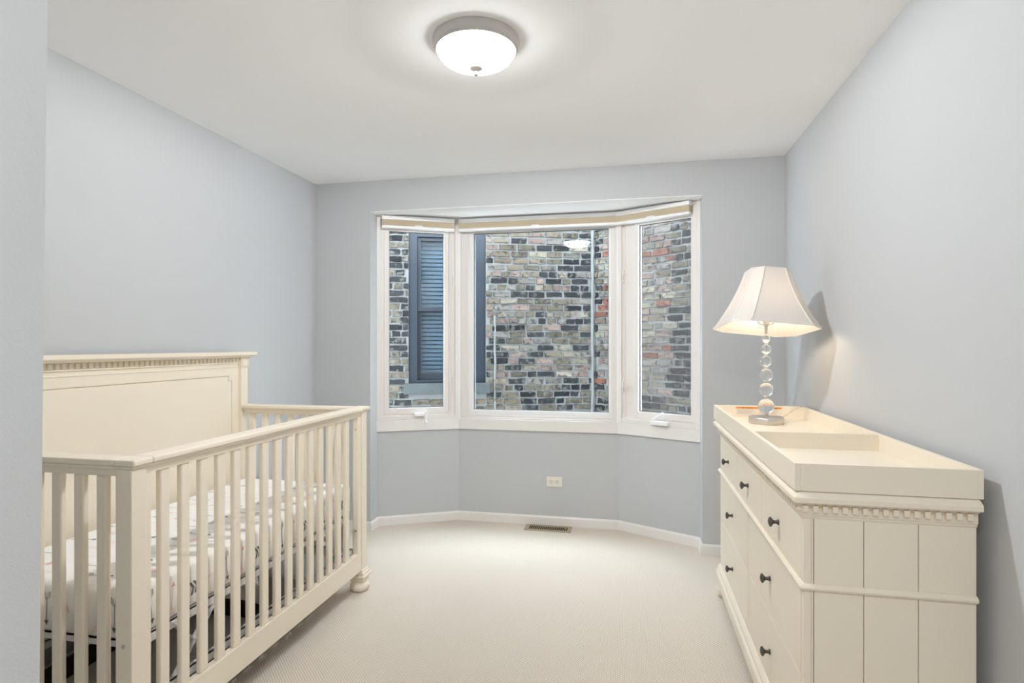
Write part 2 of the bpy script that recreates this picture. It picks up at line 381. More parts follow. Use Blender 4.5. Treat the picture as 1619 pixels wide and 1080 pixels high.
w3, T, L = casement('window_3', 2, 1 - 0.74, 1 - 0.114, True, True)
h = MB(); hx = 0.55 * L
h.box(hx - 0.065, hx + 0.055, -0.045, -0.002, 0.765, 0.792, T=T)
h.beam(T @ Vector((hx - 0.055, -0.035, 0.795)), T @ Vector((hx + 0.02, -0.05, 0.842)), 0.016, 0.014)
h.lathe([(0.008, 0), (0.011, 0.006), (0.011, 0.016), (0.006, 0.022)], 12, T=T @ Matrix.Translation((hx + 0.025, -0.05, 0.833)))
h.build('crank_handle', M['vinyl_white'], w3, bevel=0.003)
# fixed centre window
T, L = TS[1]
fr = MB(); ring(fr, 0.0, L, FZ0, FZ1, 0.020, -0.008, 0.09, T, wb=0.012)
root = struct(fr.build('window_2', M['vinyl'], bevel=0.003))
st = MB(); ring(st, 0.020, L - 0.020, FZ0 + 0.012, FZ1 - 0.02, 0.055, 0.004, 0.08, T, wb=0.018, wt=0.055, wr=0.030); st.build('frame_step', M['vinyl'], root, bevel=0.003)
st = MB(); ring(st, 0.075, L - 0.050, FZ0 + 0.030, FZ1 - 0.075, 0.036, 0.014, 0.07, T, wb=0.034, wt=0.036, wr=0.018); st.build('sash', M['vinyl_white'], root, bevel=0.002)
g = MB(); ring(g, 0.110, L - 0.067, 0.820, 2.133, 0.004, 0.024, 0.04, T); g.build('gasket', M['black_frame'], root)
p = MB(); p.box(0.111, L - 0.068, 0.030, 0.034, 0.821, 2.132, T=T); p.build('glass_pane', M['glass'], root)
# posts at the bay corners
for i, nm in ((1, 'trim_2'), (2, 'trim_3')):
    m = MB(); m.lathe([(0.014, 0), (0.014, FZ1 - FZ0)], 16, (BL[i].x, BL[i].y + 0.002, FZ0)); struct(m.build(nm, M['vinyl_white'], smooth=True))
    m = MB(); m.box(BL[i].x - 0.05, BL[i].x + 0.05, BL[i].y + 0.03, BL[i].y + 0.11, FZ0, FZ1); struct(m.build('trim_post', M['vinyl']))

# blinds pulled up to the top of each window
def blind(idx, t0, t1, label):
    T, L = TS[idx]; x0, x1 = t0 * L, t1 * L
    mid = T @ Vector(((x0 + x1) / 2, -0.04, 2.16))
    root = thing('window_blind', label, 'blind', tuple(mid), 'window blinds in the bay')
    a = MB(); a.box(x0, x1, -0.062, -0.012, 2.200, 2.228, T=T); a.build('headrail', M['vinyl_white'], root, bevel=0.002)
    a = MB()
    n = 7
    for k in range(n):
        z0 = 2.158 + k * 0.042 / n
        a.box(x0 + 0.001, x1 - 0.001, -0.058 + 0.0015 * (k % 2), -0.016, z0, z0 + 0.042 / n - 0.0003, T=T)
    a.build('pleated_fabric', M['tan_fabric'], root)
    a = MB(); a.box(x0, x1, -0.060, -0.014, 2.140, 2.158, T=T); a.build('bottom_rail', M['vinyl_white'], root, bevel=0.003)
    a = MB(); c = (x0 + x1) / 2
    a.prism([(c - 0.035, 2.156), (c + 0.035, 2.156), (c + 0.022, 2.165), (c - 0.022, 2.165)], 0.058, 0.063, T=T @ Matrix(((1, 0, 0, 0), (0, 0, -1, 0), (0, 1, 0, 0), (0, 0, 0, 1))))
    a.build('lift_tab', M['vinyl_white'], root, bevel=0.001)
    return root
blind(0, 0.065, 0.93, 'raised cellular blind with tan fabric above the left casement window')
blind(1, 0.014, 0.990, 'wide raised cellular blind with tan fabric above the fixed middle window')
blind(2, 0.01, 0.905, 'raised cellular blind with tan fabric above the right casement window')

# ------------------------------------------------------------------ ceiling light
Fv = Vector((-math.sin(R_(YAW)), math.cos(R_(YAW)))); Rv = Vector((math.cos(R_(YAW)), math.sin(R_(YAW))))
def world(px, d): return Fv * d + Rv * ((px - 809.5) / FPX * d)
lc = world(752.7, 2.175)
cl = thing('ceiling_light', 'round flush ceiling light with a satin metal ring and glowing white bowl', 'ceiling light', (lc.x, lc.y, CZ))
m = MB(); m.lathe([(0.135, 0), (0.163, 0), (0.1635, -0.012), (0.160, -0.018), (0.161, -0.026), (0.157, -0.036), (0.150, -0.042), (0.147, -0.040), (0.140, -0.030), (0.135, -0.02)], 64, (lc.x, lc.y, CZ), closed=True)
m.build('metal_ring', M['ring'], cl, smooth=True)
m = MB(); prof = [(0.1455, -0.040)]
for k in range(1, 13):
    a = k / 12 * math.pi / 2; prof.append((0.1455 * math.cos(a), -0.040 - 0.063 * math.sin(a)))
m.lathe(prof, 64, (lc.x, lc.y, CZ)); m.build('glass_bowl', M['bowl'], cl, smooth='full')
m = MB(); m.lathe([(0.004, -0.096), (0.024, -0.102), (0.0245, -0.106), (0.016, -0.112), (0.011, -0.1145), (0.007, -0.118), (0.0075, -0.121), (0.0095, -0.125), (0.0085, -0.130), (0.004, -0.133)], 24, (lc.x, lc.y, CZ))
m.build('finial', M['nickel'], cl, smooth=True)

sl = bpy.data.lights.new('ceiling_lamp_bulb', 'POINT'); sl.energy = CEIL_BULB; sl.shadow_soft_size = 0.022; sl.color = LAMP_WHITE
so_ = bpy.data.objects.new('ceiling_lamp_bulb', sl); so_.location = (lc.x, lc.y, CZ - 0.041); COL.objects.link(so_)

# ------------------------------------------------------------------ outlet and floor vent
oy = BL[1].y; ox = -0.545; oz = 0.315
o = thing('wall_outlet', 'almond duplex outlet plate set sideways low on the bay wall', 'outlet', (ox, oy, oz))
m = MB(); m.box(ox - 0.0575, ox + 0.0575, oy - 0.006, oy, oz - 0.036, oz + 0.036); m.build('cover_plate', M['plate'], o, bevel=0.003)
for s in (-1, 1):
    m = MB(); cx = ox + s * 0.0205
    pts = [(cx + 0.0165 * math.cos(a) * (1 if abs(math.cos(a)) < 0.8 else 0.97), oz + 0.0165 * math.sin(a)) for a in [2 * math.pi * k / 20 for k in range(20)]]
    m.prism(pts, -(oy - 0.0055), -(oy - 0.008), T=Matrix(((1, 0, 0, 0), (0, 0, -1, 0), (0, 1, 0, 0), (0, 0, 0, 1))))
    so = m.build('socket', M['socket'], o)
    h = MB()
    for dz in (-0.006, 0.006): h.box(cx - 0.004, cx + 0.004, oy - 0.0088, oy - 0.0076, oz + dz - 0.0011, oz + dz + 0.0011)
    h.lathe([(0.002, 0), (0.002, 0.001)], 10, T=Matrix.Translation((cx + s * 0.009, oy - 0.0077, oz)) @ Matrix.Rotation(R_(90), 4, 'X'))
    h.build('slots', M['label_grey'], so)
m = MB(); m.lathe([(0.003, 0), (0.003, 0.0012)], 12, T=Matrix.Translation((ox, oy - 0.006, oz)) @ Matrix.Rotation(R_(90), 4, 'X')); m.build('screw', M['nickel'], o)

vx0, vx1, vy0, vy1 = -0.742, -0.412, 3.988, 4.114
v = thing('floor_vent', 'tan metal floor register with dark slots in the carpet under the bay', 'vent', ((vx0 + vx1) / 2, (vy0 + vy1) / 2, 0))
m = MB(); m.box(vx0 + 0.02, vx1 - 0.02, vy0 + 0.02, vy1 - 0.02, 0.0005, 0.0015); m.build('duct_shade_plate', M['dark'], v)  # flat dark plate, its colour stands for the shade inside the duct
m = MB(); T0 = Matrix(); 
m.box(vx0, vx0 + 0.028, vy0, vy1, 0.0, 0.006); m.box(vx1 - 0.028, vx1, vy0, vy1, 0.0, 0.006)
m.box(vx0 + 0.028, vx1 - 0.028, vy0, vy0 + 0.024, 0.0, 0.006); m.box(vx0 + 0.028, vx1 - 0.028, vy1 - 0.024, vy1, 0.0, 0.006)
m.build('frame', M['vent_metal'], v, bevel=0.002)
m = MB(); n = 21; w = (vx1 - vx0 - 0.056) / n
for k in range(n + 1):
    x = vx0 + 0.028 + k * w; m.box(x - w * 0.17, x + w * 0.17, vy0 + 0.02, vy1 - 0.02, 0.0015, 0.0028)
m.build('grille', M['vent_metal'], v)
m = MB(); m.box(vx1 - 0.045, vx1 - 0.035, vy0 + 0.045, vy1 - 0.05, 0.005, 0.010); m.build('damper_lever', M['vent_metal'], v, bevel=0.001)

# ------------------------------------------------------------------ crib
XF = -1.39; XB = -2.11; Y0 = 1.383; Y1 = 2.87; PW = 0.055
IV = M['ivory']
crib = thing('crib', 'ivory painted wooden crib with a tall dentil headboard against the left wall', 'crib', ((XF + XB) / 2, (Y0 + Y1) / 2, 0))
def bun_foot(cx, cy, r, z):
    pr = [(r * 0.55, 0), (r * 0.85, z * 0.06), (r * 0.98, z * 0.25), (r, z * 0.42), (r * 0.93, z * 0.62), (r * 0.72, z * 0.78), (r * 0.62, z * 0.84), (r * 0.66, z)]
    m = MB(); m.lathe(pr, 28, (cx, cy, 0)); return m
def post_base(m, cx, cy, w, d, zb, zt):
    # stepped plinth mouldings around a post: zt (top) down to zb
    H = zt - zb
    for k, (e, a, b) in enumerate(((0.004, 0.72, 1.0), (0.011, 0.52, 0.76), (0.018, 0.30, 0.52), (0.010, 0.0, 0.30))):
        m.box(cx - w / 2 - e, cx + w / 2 + e, cy - d / 2 - e, cy + d / 2 + e, zb + a * H, zb + b * H)
# front posts and feet
for cy in (Y0 + PW / 2, Y1 - PW / 2):
    cx = XF - PW / 2
    m = MB(); m.box(cx - PW / 2, cx + PW / 2, cy - PW / 2, cy + PW / 2, 0.105, 0.945); post_base(m, cx, cy, PW, PW, 0.055, 0.115)
    p = m.build('post', IV, crib, bevel=0.003)
    f = bun_foot(cx, cy, 0.052, 0.058).build('foot', IV, crib, smooth=True)
# headboard posts
for cy in (Y0 + PW / 2, Y1 - PW / 2):
    cx = XB - 0.0275
    m = MB(); m.box(cx - 0.0275, cx + 0.0275, cy - PW / 2, cy + PW / 2, 0.105, 1.232); post_base(m, cx, cy, PW, PW, 0.055, 0.115)
    e = 0.004
    m.box(cx - 0.0275, cx + 0.0275 + e, cy - PW / 2 - e, cy + PW / 2 + e, 1.178, 1.232)
    # raised square on the capital block
    for (a0, a1, b0, b1) in ((-0.024, 0.024, 1.222, 1.227), (-0.024, 0.024, 1.183, 1.188), (-0.024, -0.019, 1.183, 1.227), (0.019, 0.024, 1.183, 1.227)):
        m.box(cx + 0.0275, cx + 0.0275 + e + 0.003, cy + a0, cy + a1, b0, b1)
    m.build('post', IV, crib, bevel=0.002)
    bun_foot(cx, cy, 0.050, 0.058).build('foot', IV, crib, smooth=True)
# headboard
XP = XB - 0.024
m = MB(); m.box(XP - 0.016, XP, Y0 + PW, Y1 - PW, 0.20, 1.235)
hb = m.build('headboard', IV, crib)
m = MB()
prof = [(0, 1.232), (0.012, 1.232), (0.018, 1.238), (0.034, 1.244), (0.036, 1.247), (0.036, 1.263), (0.0, 1.263)]
# cornice: profile swept along Y with overhang at the ends
yA, yB = Y0 - 0.036, Y1 + 0.036
def sweep(m, prof, y0, y1, x0, back, mi=0):
    e = [(x0 + q, z) for q, z in prof]
    k = len(e); vs = [(x, (y0 + 0.036 - (x - x0)) if True else y0, z) for x, z in e] + [(x, (y1 - 0.036 + (x - x0)), z) for x, z in e]
    vs += [(back, vs[i][1], vs[i][2]) for i in range(2 * k)]
    fs = []
    for i in range(k - 1):
        fs += [(i, k + i, k + i + 1, i + 1), (2 * k + i, 2 * k + i + 1, i + 1, i), (k + i, 3 * k + i, 3 * k + i + 1, k + i + 1)]
        fs += [(2 * k + i, 3 * k + i, 3 * k + i + 1, 2 * k + i + 1)]
    fs += [(0, 2 * k, 3 * k, k), (k - 1, 2 * k - 1, 4 * k - 1, 3 * k - 1)]
    m.add(vs, fs, mi)
sweep(m, prof, yA, yB, XB - 0.003, XB - 0.065)
m.build('cornice', IV, hb and crib, bevel=0.0)
m = MB()
yy = Y0 + PW + 0.004
m.box(XP, XP + 0.004, Y0 + PW, Y1 - PW, 1.180, 1.235); m.box(XP, XP + 0.010, Y0 + PW, Y1 - PW, 1.200, 1.206)
m.box(XP, XP + 0.008, Y0 + PW, Y1 - PW, 1.178, 1.184)
m.build('frieze', IV, crib, bevel=0.0015)
m = MB(); pitch = 0.0275
n = int((Y1 - Y0 - 2 * PW) / pitch); off = ((Y1 - Y0 - 2 * PW) - n * pitch) / 2
for k in range(n): 
    y = Y0 + PW + off + k * pitch; m.box(XP, XP + 0.013, y + 0.005, y + pitch - 0.007, 1.209, 1.230)
m.build('dentil_moulding', IV, crib, bevel=0.001)
# raised field with notched corners, groove all round
def notched(y0, y1, z0, z1, c): return [(y0 + c, z0), (y1 - c, z0), (y1 - c, z0 + c), (y1, z0 + c), (y1, z1 - c), (y1 - c, z1 - c), (y1 - c, z1), (y0 + c, z1), (y0 + c, z1 - c), (y0, z1 - c), (y0, z0 + c), (y0 + c, z0 + c)]
TX = Matrix(((0, 0, 1, 0), (1, 0, 0, 0), (0, 1, 0, 0), (0, 0, 0, 1)))      # local (y,z,x)
m = MB(); pin = notched(Y0 + PW + 0.055, Y1 - PW - 0.055, 0.30, 1.132, 0.027); m.prism(pin, XP, XP + 0.005, T=TX)
m.build('raised_panel', IV, crib, bevel=0.0015)
m = MB(); g = 0.0035
# surrounding frame built from strips so the groove stays open
ya, yb, zt, c = Y0 + PW + 0.055 - g, Y1 - PW - 0.055 + g, 1.132 + g, 0.027
m.box(XP, XP + 0.005, Y0 + PW, ya, 0.2, 1.178); m.box(XP, XP + 0.005, yb, Y1 - PW, 0.2, 1.178)
m.box(XP, XP + 0.005, ya, yb, zt, 1.178)
m.box(XP, XP + 0.005, ya, ya + c, zt - c, zt); m.box(XP, XP + 0.005, yb - c, yb, zt - c, zt)
m.build('panel_frame', IV, crib)
m = MB(); m.prism(notched(Y0 + PW + 0.056, Y1 - PW - 0.056, 0.299, 1.133 , 0.027), XP, XP + 0.0008, T=TX)
ring_ = MB(); ring_.prism(notched(ya, yb, 0.29, zt, c), XP + 0.0001, XP + 0.0009, T=TX); ring_.build('groove', M['ivory_edge'], crib)
# rails with a moulded cap
CAPZ0, CAPZ1 = 0.953, 0.972
for (a, b) in ((Y0 - 0.002, Y0 + 0.068), (Y1 - 0.058, Y1 + 0.022)):
    m = MB(); m.box(XF - PW - 0.008, XF + 0.010, a, b, CAPZ0, CAPZ1); m.build('post_cap', IV, crib, bevel=0.005)
m = MB(); m.box(XF - PW - 0.008, XF + 0.010, Y0 + 0.0695, Y1 - 0.0595, CAPZ0, CAPZ1); m.build('top_rail', IV, crib, bevel=0.005)
m = MB()
m.box(XF - 0.035, XF - 0.006, Y0 + PW, Y1 - PW, 0.923, 0.9525)
m.box(XF - 0.045, XF + 0.004, Y0 + 0.001, Y1 - 0.001, 0.9455, 0.9528)
m.build('upper_stretcher', IV, crib, bevel=0.002)
m = MB(); m.box(XF - 0.034, XF - 0.004, Y0 + PW, Y1 - PW, 0.110, 0.208); m.build('bottom_rail', IV, crib, bevel=0.002)
for (a, b) in ((Y0 + PW + 0.001, Y0 + PW + 0.020), (Y1 - PW - 0.034, Y1 - PW - 0.001)):
    m = MB(); m.box(XF - 0.034, XF - 0.006, a, b, 0.208, 0.923); m.build('stile', IV, crib, bevel=0.002)
def ypx(px, X):
    r = (px - 809.5) / FPX; dx = Fv.x + r * Rv.x; return (Fv.y + r * Rv.y) * X / dx
ya, yb = ypx(254, XF - 0.01) , ypx(547, XF - 0.01)
for k in range(15):
    y = ya + (yb - ya) * k / 14
    m = MB(); m.box(XF - 0.030, XF - 0.010, y, y + 0.038, 0.207, 0.924)
    m.build('slat', IV, crib, bevel=0.006, segs=3)
# end panels
for (e0, sgn) in ((Y0, 1), (Y1, -1)):
    yo = e0 + sgn * 0.008; yi = e0 + sgn * 0.036
    m = MB(); m.box(XB, XF - PW - 0.006, e0 - sgn * 0.002, e0 + sgn * 0.062, CAPZ0, CAPZ1); m.build('top_rail', IV, crib, bevel=0.005)
    m = MB(); m.box(XB, XF - PW, yo, yi, 0.923, 0.9525); m.box(XB, XF - 0.0455, e0 + sgn * 0.001, e0 + sgn * 0.05, 0.9455, 0.9528); m.build('upper_stretcher', IV, crib, bevel=0.002)
    m = MB(); m.box(XB, XF - PW, yo, yi, 0.110, 0.208); m.build('bottom_rail', IV, crib, bevel=0.002)
    for k in range(8):
        x = -1.4855 - 0.0385 - k * 0.0795 + 0.0345
        if x - 0.038 < XB + 0.02: break
        m = MB(); m.box(x - 0.036, x, e0 + sgn * 0.012, e0 + sgn * 0.032, 0.207, 0.924); m.build('slat', IV, crib, bevel=0.006, segs=3)
# bolts
def bolt(cx, cy, cz, ax):
    m = MB(); Rm = Matrix.Rotation(R_(90), 4, 'X') if ax == 'y' else Matrix.Rotation(R_(90), 4, 'Y')
    m.lathe([(0.0065, 0), (0.0065, 0.002), (0.004, 0.002), (0.004, 0.0005)], 14, T=Matrix.Translation((cx, cy, cz)) @ Rm); m.build('bolt', M['nickel'], crib)
bolt(-1.417, Y0, 0.441, 'y')
bolt(XF - 0.02, Y1 - PW - 0.034, 0.33, 'y'); bolt(XF - 0.02, Y1 - PW - 0.034, 0.86, 'y')
# steel mattress support: two angle frames with folding braces
SW = M['steel_white']
MX0, MX1, MY0, MY1 = -2.085, -1.452, 1.445, 2.80
ms = MB()
for z in (0.393, 0.212):
    for x in (MX0 + 0.015, MX1 - 0.002 if z > 0.3 else MX1 + 0.016):
        ms.box(x - 0.014, x + 0.002, MY0 + 0.01, MY1 - 0.01, z + 0.018, z + 0.022); ms.box(x - 0.002, x + 0.002, MY0 + 0.01, MY1 - 0.01, z - 0.008, z + 0.022)
    for y in (MY0 + 0.012, MY1 - 0.012):
        ms.box(MX0 + 0.001, MX1 + (0 if z > 0.3 else 0.018), y - 0.002, y + 0.002, z, z + 0.022); ms.box(MX0 + 0.001, MX1, y - 0.002, y + 0.012, z + 0.018, z + 0.022)
for k in range(10):
    y = MY0 + 0.1 + k * 0.125; ms.tube([(MX0 + 0.01, y, 0.408), (MX1 - 0.005, y, 0.408)], 0.003, 6)
sup = ms.build('mattress_support', SW, crib)
bx = MX1 - 0.006
for (yc, sg) in ((1.70, 1), (2.62, -1)):
    for (p, q) in (((yc - sg * 0.10, 0.405), (yc, 0.298)), ((yc + sg * 0.115, 0.405), (yc, 0.298)), ((yc, 0.305), (yc - sg * 0.12, 0.18))):
        b = MB(); b.beam((bx, p[0], p[1]), (bx, q[0], q[1]), 0.024, 0.004, up=(1, 0, 0))
        bo = b.build('brace', SW, sup)
    b = MB(); b.lathe([(0.007, 0), (0.007, 0.006)], 12, T=Matrix.Translation((bx, yc, 0.298)) @ Matrix.Rotation(R_(90), 4, 'Y')); bo = b.build('rivet', SW, sup)
bxx = MX0 + 0.012
b = MB(); b.beam((bxx, 1.60, 0.405), (bxx, 1.76, 0.19), 0.022, 0.004, up=(1, 0, 0)); bo = b.build('brace', SW, sup)

# ------------------------------------------------------------------ mattress with printed sheet
ZT, ZB, RR = 0.576, 0.422, 0.032
mt = thing('crib_mattress', 'crib mattress in a white fitted sheet printed with pink and grey arrows', 'mattress', ((MX0 + MX1) / 2, (MY0 + MY1) / 2, 0.415))
def sheet_z(x, y):
    e = min(x - MX0, MX1 - x, y - MY0, MY1 - y); e = max(0.0, e)
    z = ZT
    df = MX1 - x
    if df < 0.16:                                   # quilted puffs along the front edge
        w = math.sin(math.pi * min(1, df / 0.16)); z += 0.007 * w * abs(math.sin((y - MY0) * math.pi / 0.095)) - 0.004 * w
    z += 0.003 * math.sin(x * 9) * math.sin(y * 7)
    if e < RR: z -= RR - math.sqrt(max(0, RR * RR - (RR - e) ** 2))
    return z
def axis_pts(a, b, n):
    ed = [0, 0.0015, 0.005, 0.01, 0.017, 0.025, 0.032]
    mid = [a + 0.032 + (b - a - 0.064) * k / n for k in range(1, n)]
    return [a + e for e in ed] + mid + [b - e for e in reversed(ed)]
xs = axis_pts(MX0, MX1, 26); ys = axis_pts(MY0, MY1, 80)
m = MB(); vs = []; fs = []
for y in ys:
    for x in xs: vs.append((x, y, sheet_z(x, y)))
nx = len(xs); ny = len(ys)
for j in range(ny - 1):
    for i in range(nx - 1): fs.append((j * nx + i, j * nx + i + 1, (j + 1) * nx + i + 1, (j + 1) * nx + i))
bd = [i for i in range(nx)] + [j * nx + nx - 1 for j in range(1, ny)] + [(ny - 1) * nx + i for i in range(nx - 2, -1, -1)] + [j * nx for j in range(ny - 2, 0, -1)]
base = len(vs); prev = bd
for lvl in (0.50, ZB + 0.008, ZB):
    cur = []
    ins = 0.006 if lvl == ZB else 0
    for i in bd:
        x, y, z = vs[i]; cxm = (MX0 + MX1) / 2; cym = (MY0 + MY1) / 2
        vs.append((x + (ins if x < cxm else -ins), y + (ins if y < cym else -ins), lvl)); cur.append(len(vs) - 1)
    for k in range(len(bd)):
        k2 = (k + 1) % len(bd); fs.append((prev[k2], prev[k], cur[k], cur[k2]))
    prev = cur
fs.append(tuple(reversed(prev)))
m.add(vs, fs, 0)
nsheet = len(m.v)
# printed arrows: little flat patches laid on the cloth
def poly_dec(pts, plane, mi):
    vv = []
    for (a, b) in pts:
        if plane == 'top': vv.append((a, b, sheet_z(a, b) + 0.0012))
        elif plane == 'front': vv.append((MX1 + 0.0009, a, b))
        else: vv.append((a, MY0 - 0.0009, b))
    m.add(vv, [tuple(range(len(vv)))], mi)
def arrow(cx, cy, ang, size, plane, mi, style=0):
    ca, sa = math.cos(ang), math.sin(ang)
    def tr(p): return (cx + (p[0] * ca - p[1] * sa) * size, cy + (p[0] * sa + p[1] * ca) * size)
    def q(*pp): poly_dec([tr(p) for p in pp], plane, mi)
    if style == 2:                                  # single chevrons
        for dx in (0, 0.16):
            q((dx - 0.1, 0.22), (dx, 0.22), (dx + 0.12, 0), (dx + 0.02, 0)); q((dx + 0.02, 0), (dx + 0.12, 0), (dx, -0.22), (dx - 0.1, -0.22))
        return
    s = 0.014
    for k in range(4):                              # shaft in short pieces, so it hugs the cloth
        a0 = -0.5 + k * 0.25; q((a0, -s), (a0 + 0.25, -s), (a0 + 0.25, s), (a0, s))
    q((0.42, 0.11), (0.42, -0.11), (0.62, 0))
    for k in range(4):
        a0 = -0.62 + k * 0.07
        q((a0, 0.02), (a0 + 0.02, 0.02), (a0 - 0.10, 0.16), (a0 - 0.12, 0.16)); q((a0, -0.02), (a0 + 0.02, -0.02), (a0 - 0.10, -0.16), (a0 - 0.12, -0.16))
    q((-0.73, 0.15), (-0.51, 0.15), (-0.51, 0.17), (-0.73, 0.17)); q((-0.73, -0.15), (-0.51, -0.15), (-0.51, -0.17), (-0.73, -0.17))
rd = random.Random(3)
row = 0; y = MY0 + 0.06
while y < MY1 - 0.05:
    x = MX0 + 0.09 + (0.09 if row % 2 else 0)
    k = 0
    while x < MX1 - 0.075:
        c = 1 if (row + k) % 2 else 2
        st = 2 if rd.random() < 0.2 else 0
        arrow(x, y, 0.06 + (math.pi if (row + k) % 3 == 0 else 0), 0.072 + 0.02 * rd.random(), 'top', c, st)
        x += 0.185; k += 1
    y += 0.070; row += 1
k = 0; y = MY0 + 0.07
while y < MY1 - 0.06:
    c = 1 if k % 2 else 2
    if k % 4 == 2: arrow(y, 0.480, 0.15, 0.10, 'front', 2, 2)
    elif k % 4 == 3: arrow(y, 0.490, 0.2, 0.075, 'front', 1)
    else: arrow(y, 0.487, (1.45 if k % 2 else -1.45), 0.08, 'front', c)
    y += 0.085; k += 1
k = 0; x = MX1 - 0.06
while x > MX0 + 0.05:
    c = 1 if k % 2 else 2
    if k % 4 == 3: arrow(x, 0.49, 0.9, 0.08, 'end', c, 2)
    else: arrow(x, 0.488, (1.5 if k % 2 else -1.6), 0.078, 'end', c)
    x -= 0.062; k += 1
o = m.build('fitted_sheet', [M['sheet'], M['pink'], M['grey_print']], mt, fix=False)
for p in o.data.polygons: p.use_smooth = True
m = MB(); m.box(MX0 + 0.01, MX1 - 0.010, MY0 + 0.012, MY1 - 0.012, 0.4155, 0.4235); m.build('mattress_base', M['foam'], mt, bevel=0.003)

# ------------------------------------------------------------------ things under the crib
bx0, bx1, by0, by1 = -2.04, -1.50, 1.46, 2.30
tub = thing('fabric_tub', 'black fabric tub with rounded end and grey lining on the carpet under the crib', 'tub', ((bx0 + bx1) / 2, (by0 + by1) / 2, 0))
def rrect(x0, x1, y0, y1, r, n=8):
    out = []
    for (cx, cy, a0) in ((x1 - r, y0 + r, -90), (x1 - r, y1 - r, 0), (x0 + r, y1 - r, 90), (x0 + r, y0 + r, 180)):
        for k in range(n + 1):
            a = R_(a0 + 90 * k / n); out.append((cx + r * math.cos(a), cy + r * math.sin(a)))
    return out
def shell(m, rings, mi=0, close_top=False):
    n = len(rings[0][0]); vs = []; fs = []
    for poly, z in rings: vs += [(x, y, z) for x, y in poly]
    for j in range(len(rings) - 1):
        for i in range(n): fs.append((j * n + i, j * n + (i + 1) % n, (j + 1) * n + (i + 1) % n, (j + 1) * n + i))
    fs.append(tuple(reversed(range(n))))
    fs.append(tuple((len(rings) - 1) * n + i for i in range(n)))
    m.add(vs, fs, mi)
m = MB()
def rr(e): return rrect(bx0 + e, bx1 - e, by0 + e, by1 - e, 0.20 - e * 0.9)
shell(m, [(rr(0.03), 0.0), (rr(0.005), 0.03), (rr(0), 0.10), (rr(0.006), 0.150), (rr(0.014), 0.157), (rr(0.024), 0.150), (rr(0.034), 0.09)])
m.build('fabric_wall', M['black_fabric'], tub, smooth=True)
m = MB(); shell(m, [(rr(0.036), 0.08), (rr(0.036), 0.092), (rr(0.05), 0.098)]); m.build('lining_pad', M['grey_fabric'], tub, smooth=True)
m = MB(); m.box(bx1 - 0.006, bx1 + 0.002, 1.60, 1.68, 0.085, 0.125); m.build('tag', M['label_grey'], tub)

sx0, sx1, sy0, sy1 = -1.80, -1.50, 2.50, 2.765
bin_ = thing('storage_bin', 'translucent storage bin with a green clip under the far end of the crib', 'storage bin', ((sx0 + sx1) / 2, (sy0 + sy1) / 2, 0))
m = MB(); shell(m, [(rrect(sx0 + 0.02, sx1 - 0.02, sy0 + 0.02, sy1 - 0.02, 0.03, 4), 0.0), (rrect(sx0, sx1, sy0, sy1, 0.03, 4), 0.175)]); m.build('bin_body', M['cream_box'], bin_, bevel=0.003)
m = MB(); shell(m, [(rrect(sx0 - 0.004, sx1 + 0.004, sy0 - 0.004, sy1 + 0.004, 0.03, 4), 0.176), (rrect(sx0 - 0.004, sx1 + 0.004, sy0 - 0.004, sy1 + 0.004, 0.03, 4), 0.195)]); m.build('lid', M['vinyl_white'], bin_, bevel=0.003)
m = MB(); m.box(sx1 - 0.002, sx1 + 0.010, 2.672, 2.732, 0.15, 0.215); m.build('clip', M['green'], bin_, bevel=0.002)

# ------------------------------------------------------------------ dresser
DX0, DX1, DY0, DY1 = 0.459, 0.870, 1.694, 3.185
dr = thing('dresser', 'long ivory painted dresser with seven drawers and dark knobs along the right wall', 'dresser', ((DX0 + DX1) / 2, (DY0 + DY1) / 2, 0))
m = MB(); m.box(DX0 + 0.018, DX1 - 0.002, DY0 + 0.012, DY1 - 0.012, 0.075, 0.872); m.build('carcass', IV, dr)
# near and far side panels of planks
def side_panel(ya, yb):
    m = MB(); xe = [DX0 + 0.0185, 0.484, 0.607, 0.737, DX1]
    for i in range(4): m.box(xe[i] + (0.0 if i == 0 else 0.0009), xe[i + 1] - (0 if i == 3 else 0.0009), ya, yb, 0.10, 0.834)
    m.build('side_panel', IV, dr, bevel=0.0015)
side_panel(DY0, DY0 + 0.0118); side_panel(DY1 - 0.0118, DY1)
m = MB(); m.box(DX0 + 0.0187, DX1 - 0.003, DY0 + 0.0105, DY0 + 0.012, 0.10, 0.834); m.build('plank_groove', M['ivory_edge'], dr)
# face frame
zr = [0.150, 0.391, 0.399, 0.628, 0.648, 0.834]
def ff(y0, y1, z0, z1, m): m.box(DX0, DX0 + 0.018, y0, y1, z0, z1)
cy = [DY1 - 0.022, 2.694, 2.212, DY0 + 0.024]; mid = 2.445
m = MB()
ff(DY0, DY0 + 0.022, 0.08, 0.834, m); ff(DY1 - 0.020, DY1, 0.08, 0.834, m)
ff(DY0 + 0.022, DY1 - 0.020, 0.08, 0.153, m); ff(DY0 + 0.022, DY1 - 0.020, 0.628, 0.652, m); ff(DY0 + 0.022, DY1 - 0.020, 0.826, 0.834, m)
ff(mid - 0.009, mid + 0.009, 0.153, 0.628, m)
m.build('face_frame', IV, dr, bevel=0.001)
m = MB(); m.box(DX0 + 0.0165, DX0 + 0.0178, DY0 + 0.02, DY1 - 0.018, 0.15, 0.83); m.build('drawer_gap', M['ivory_edge'], dr)
kprof = [(0.0085, 0.0), (0.0095, 0.002), (0.0065, 0.005), (0.0052, 0.011), (0.0062, 0.016), (0.0115, 0.020), (0.0155, 0.0235), (0.0158, 0.026), (0.013, 0.029), (0.006, 0.0315), (0.002, 0.032)]
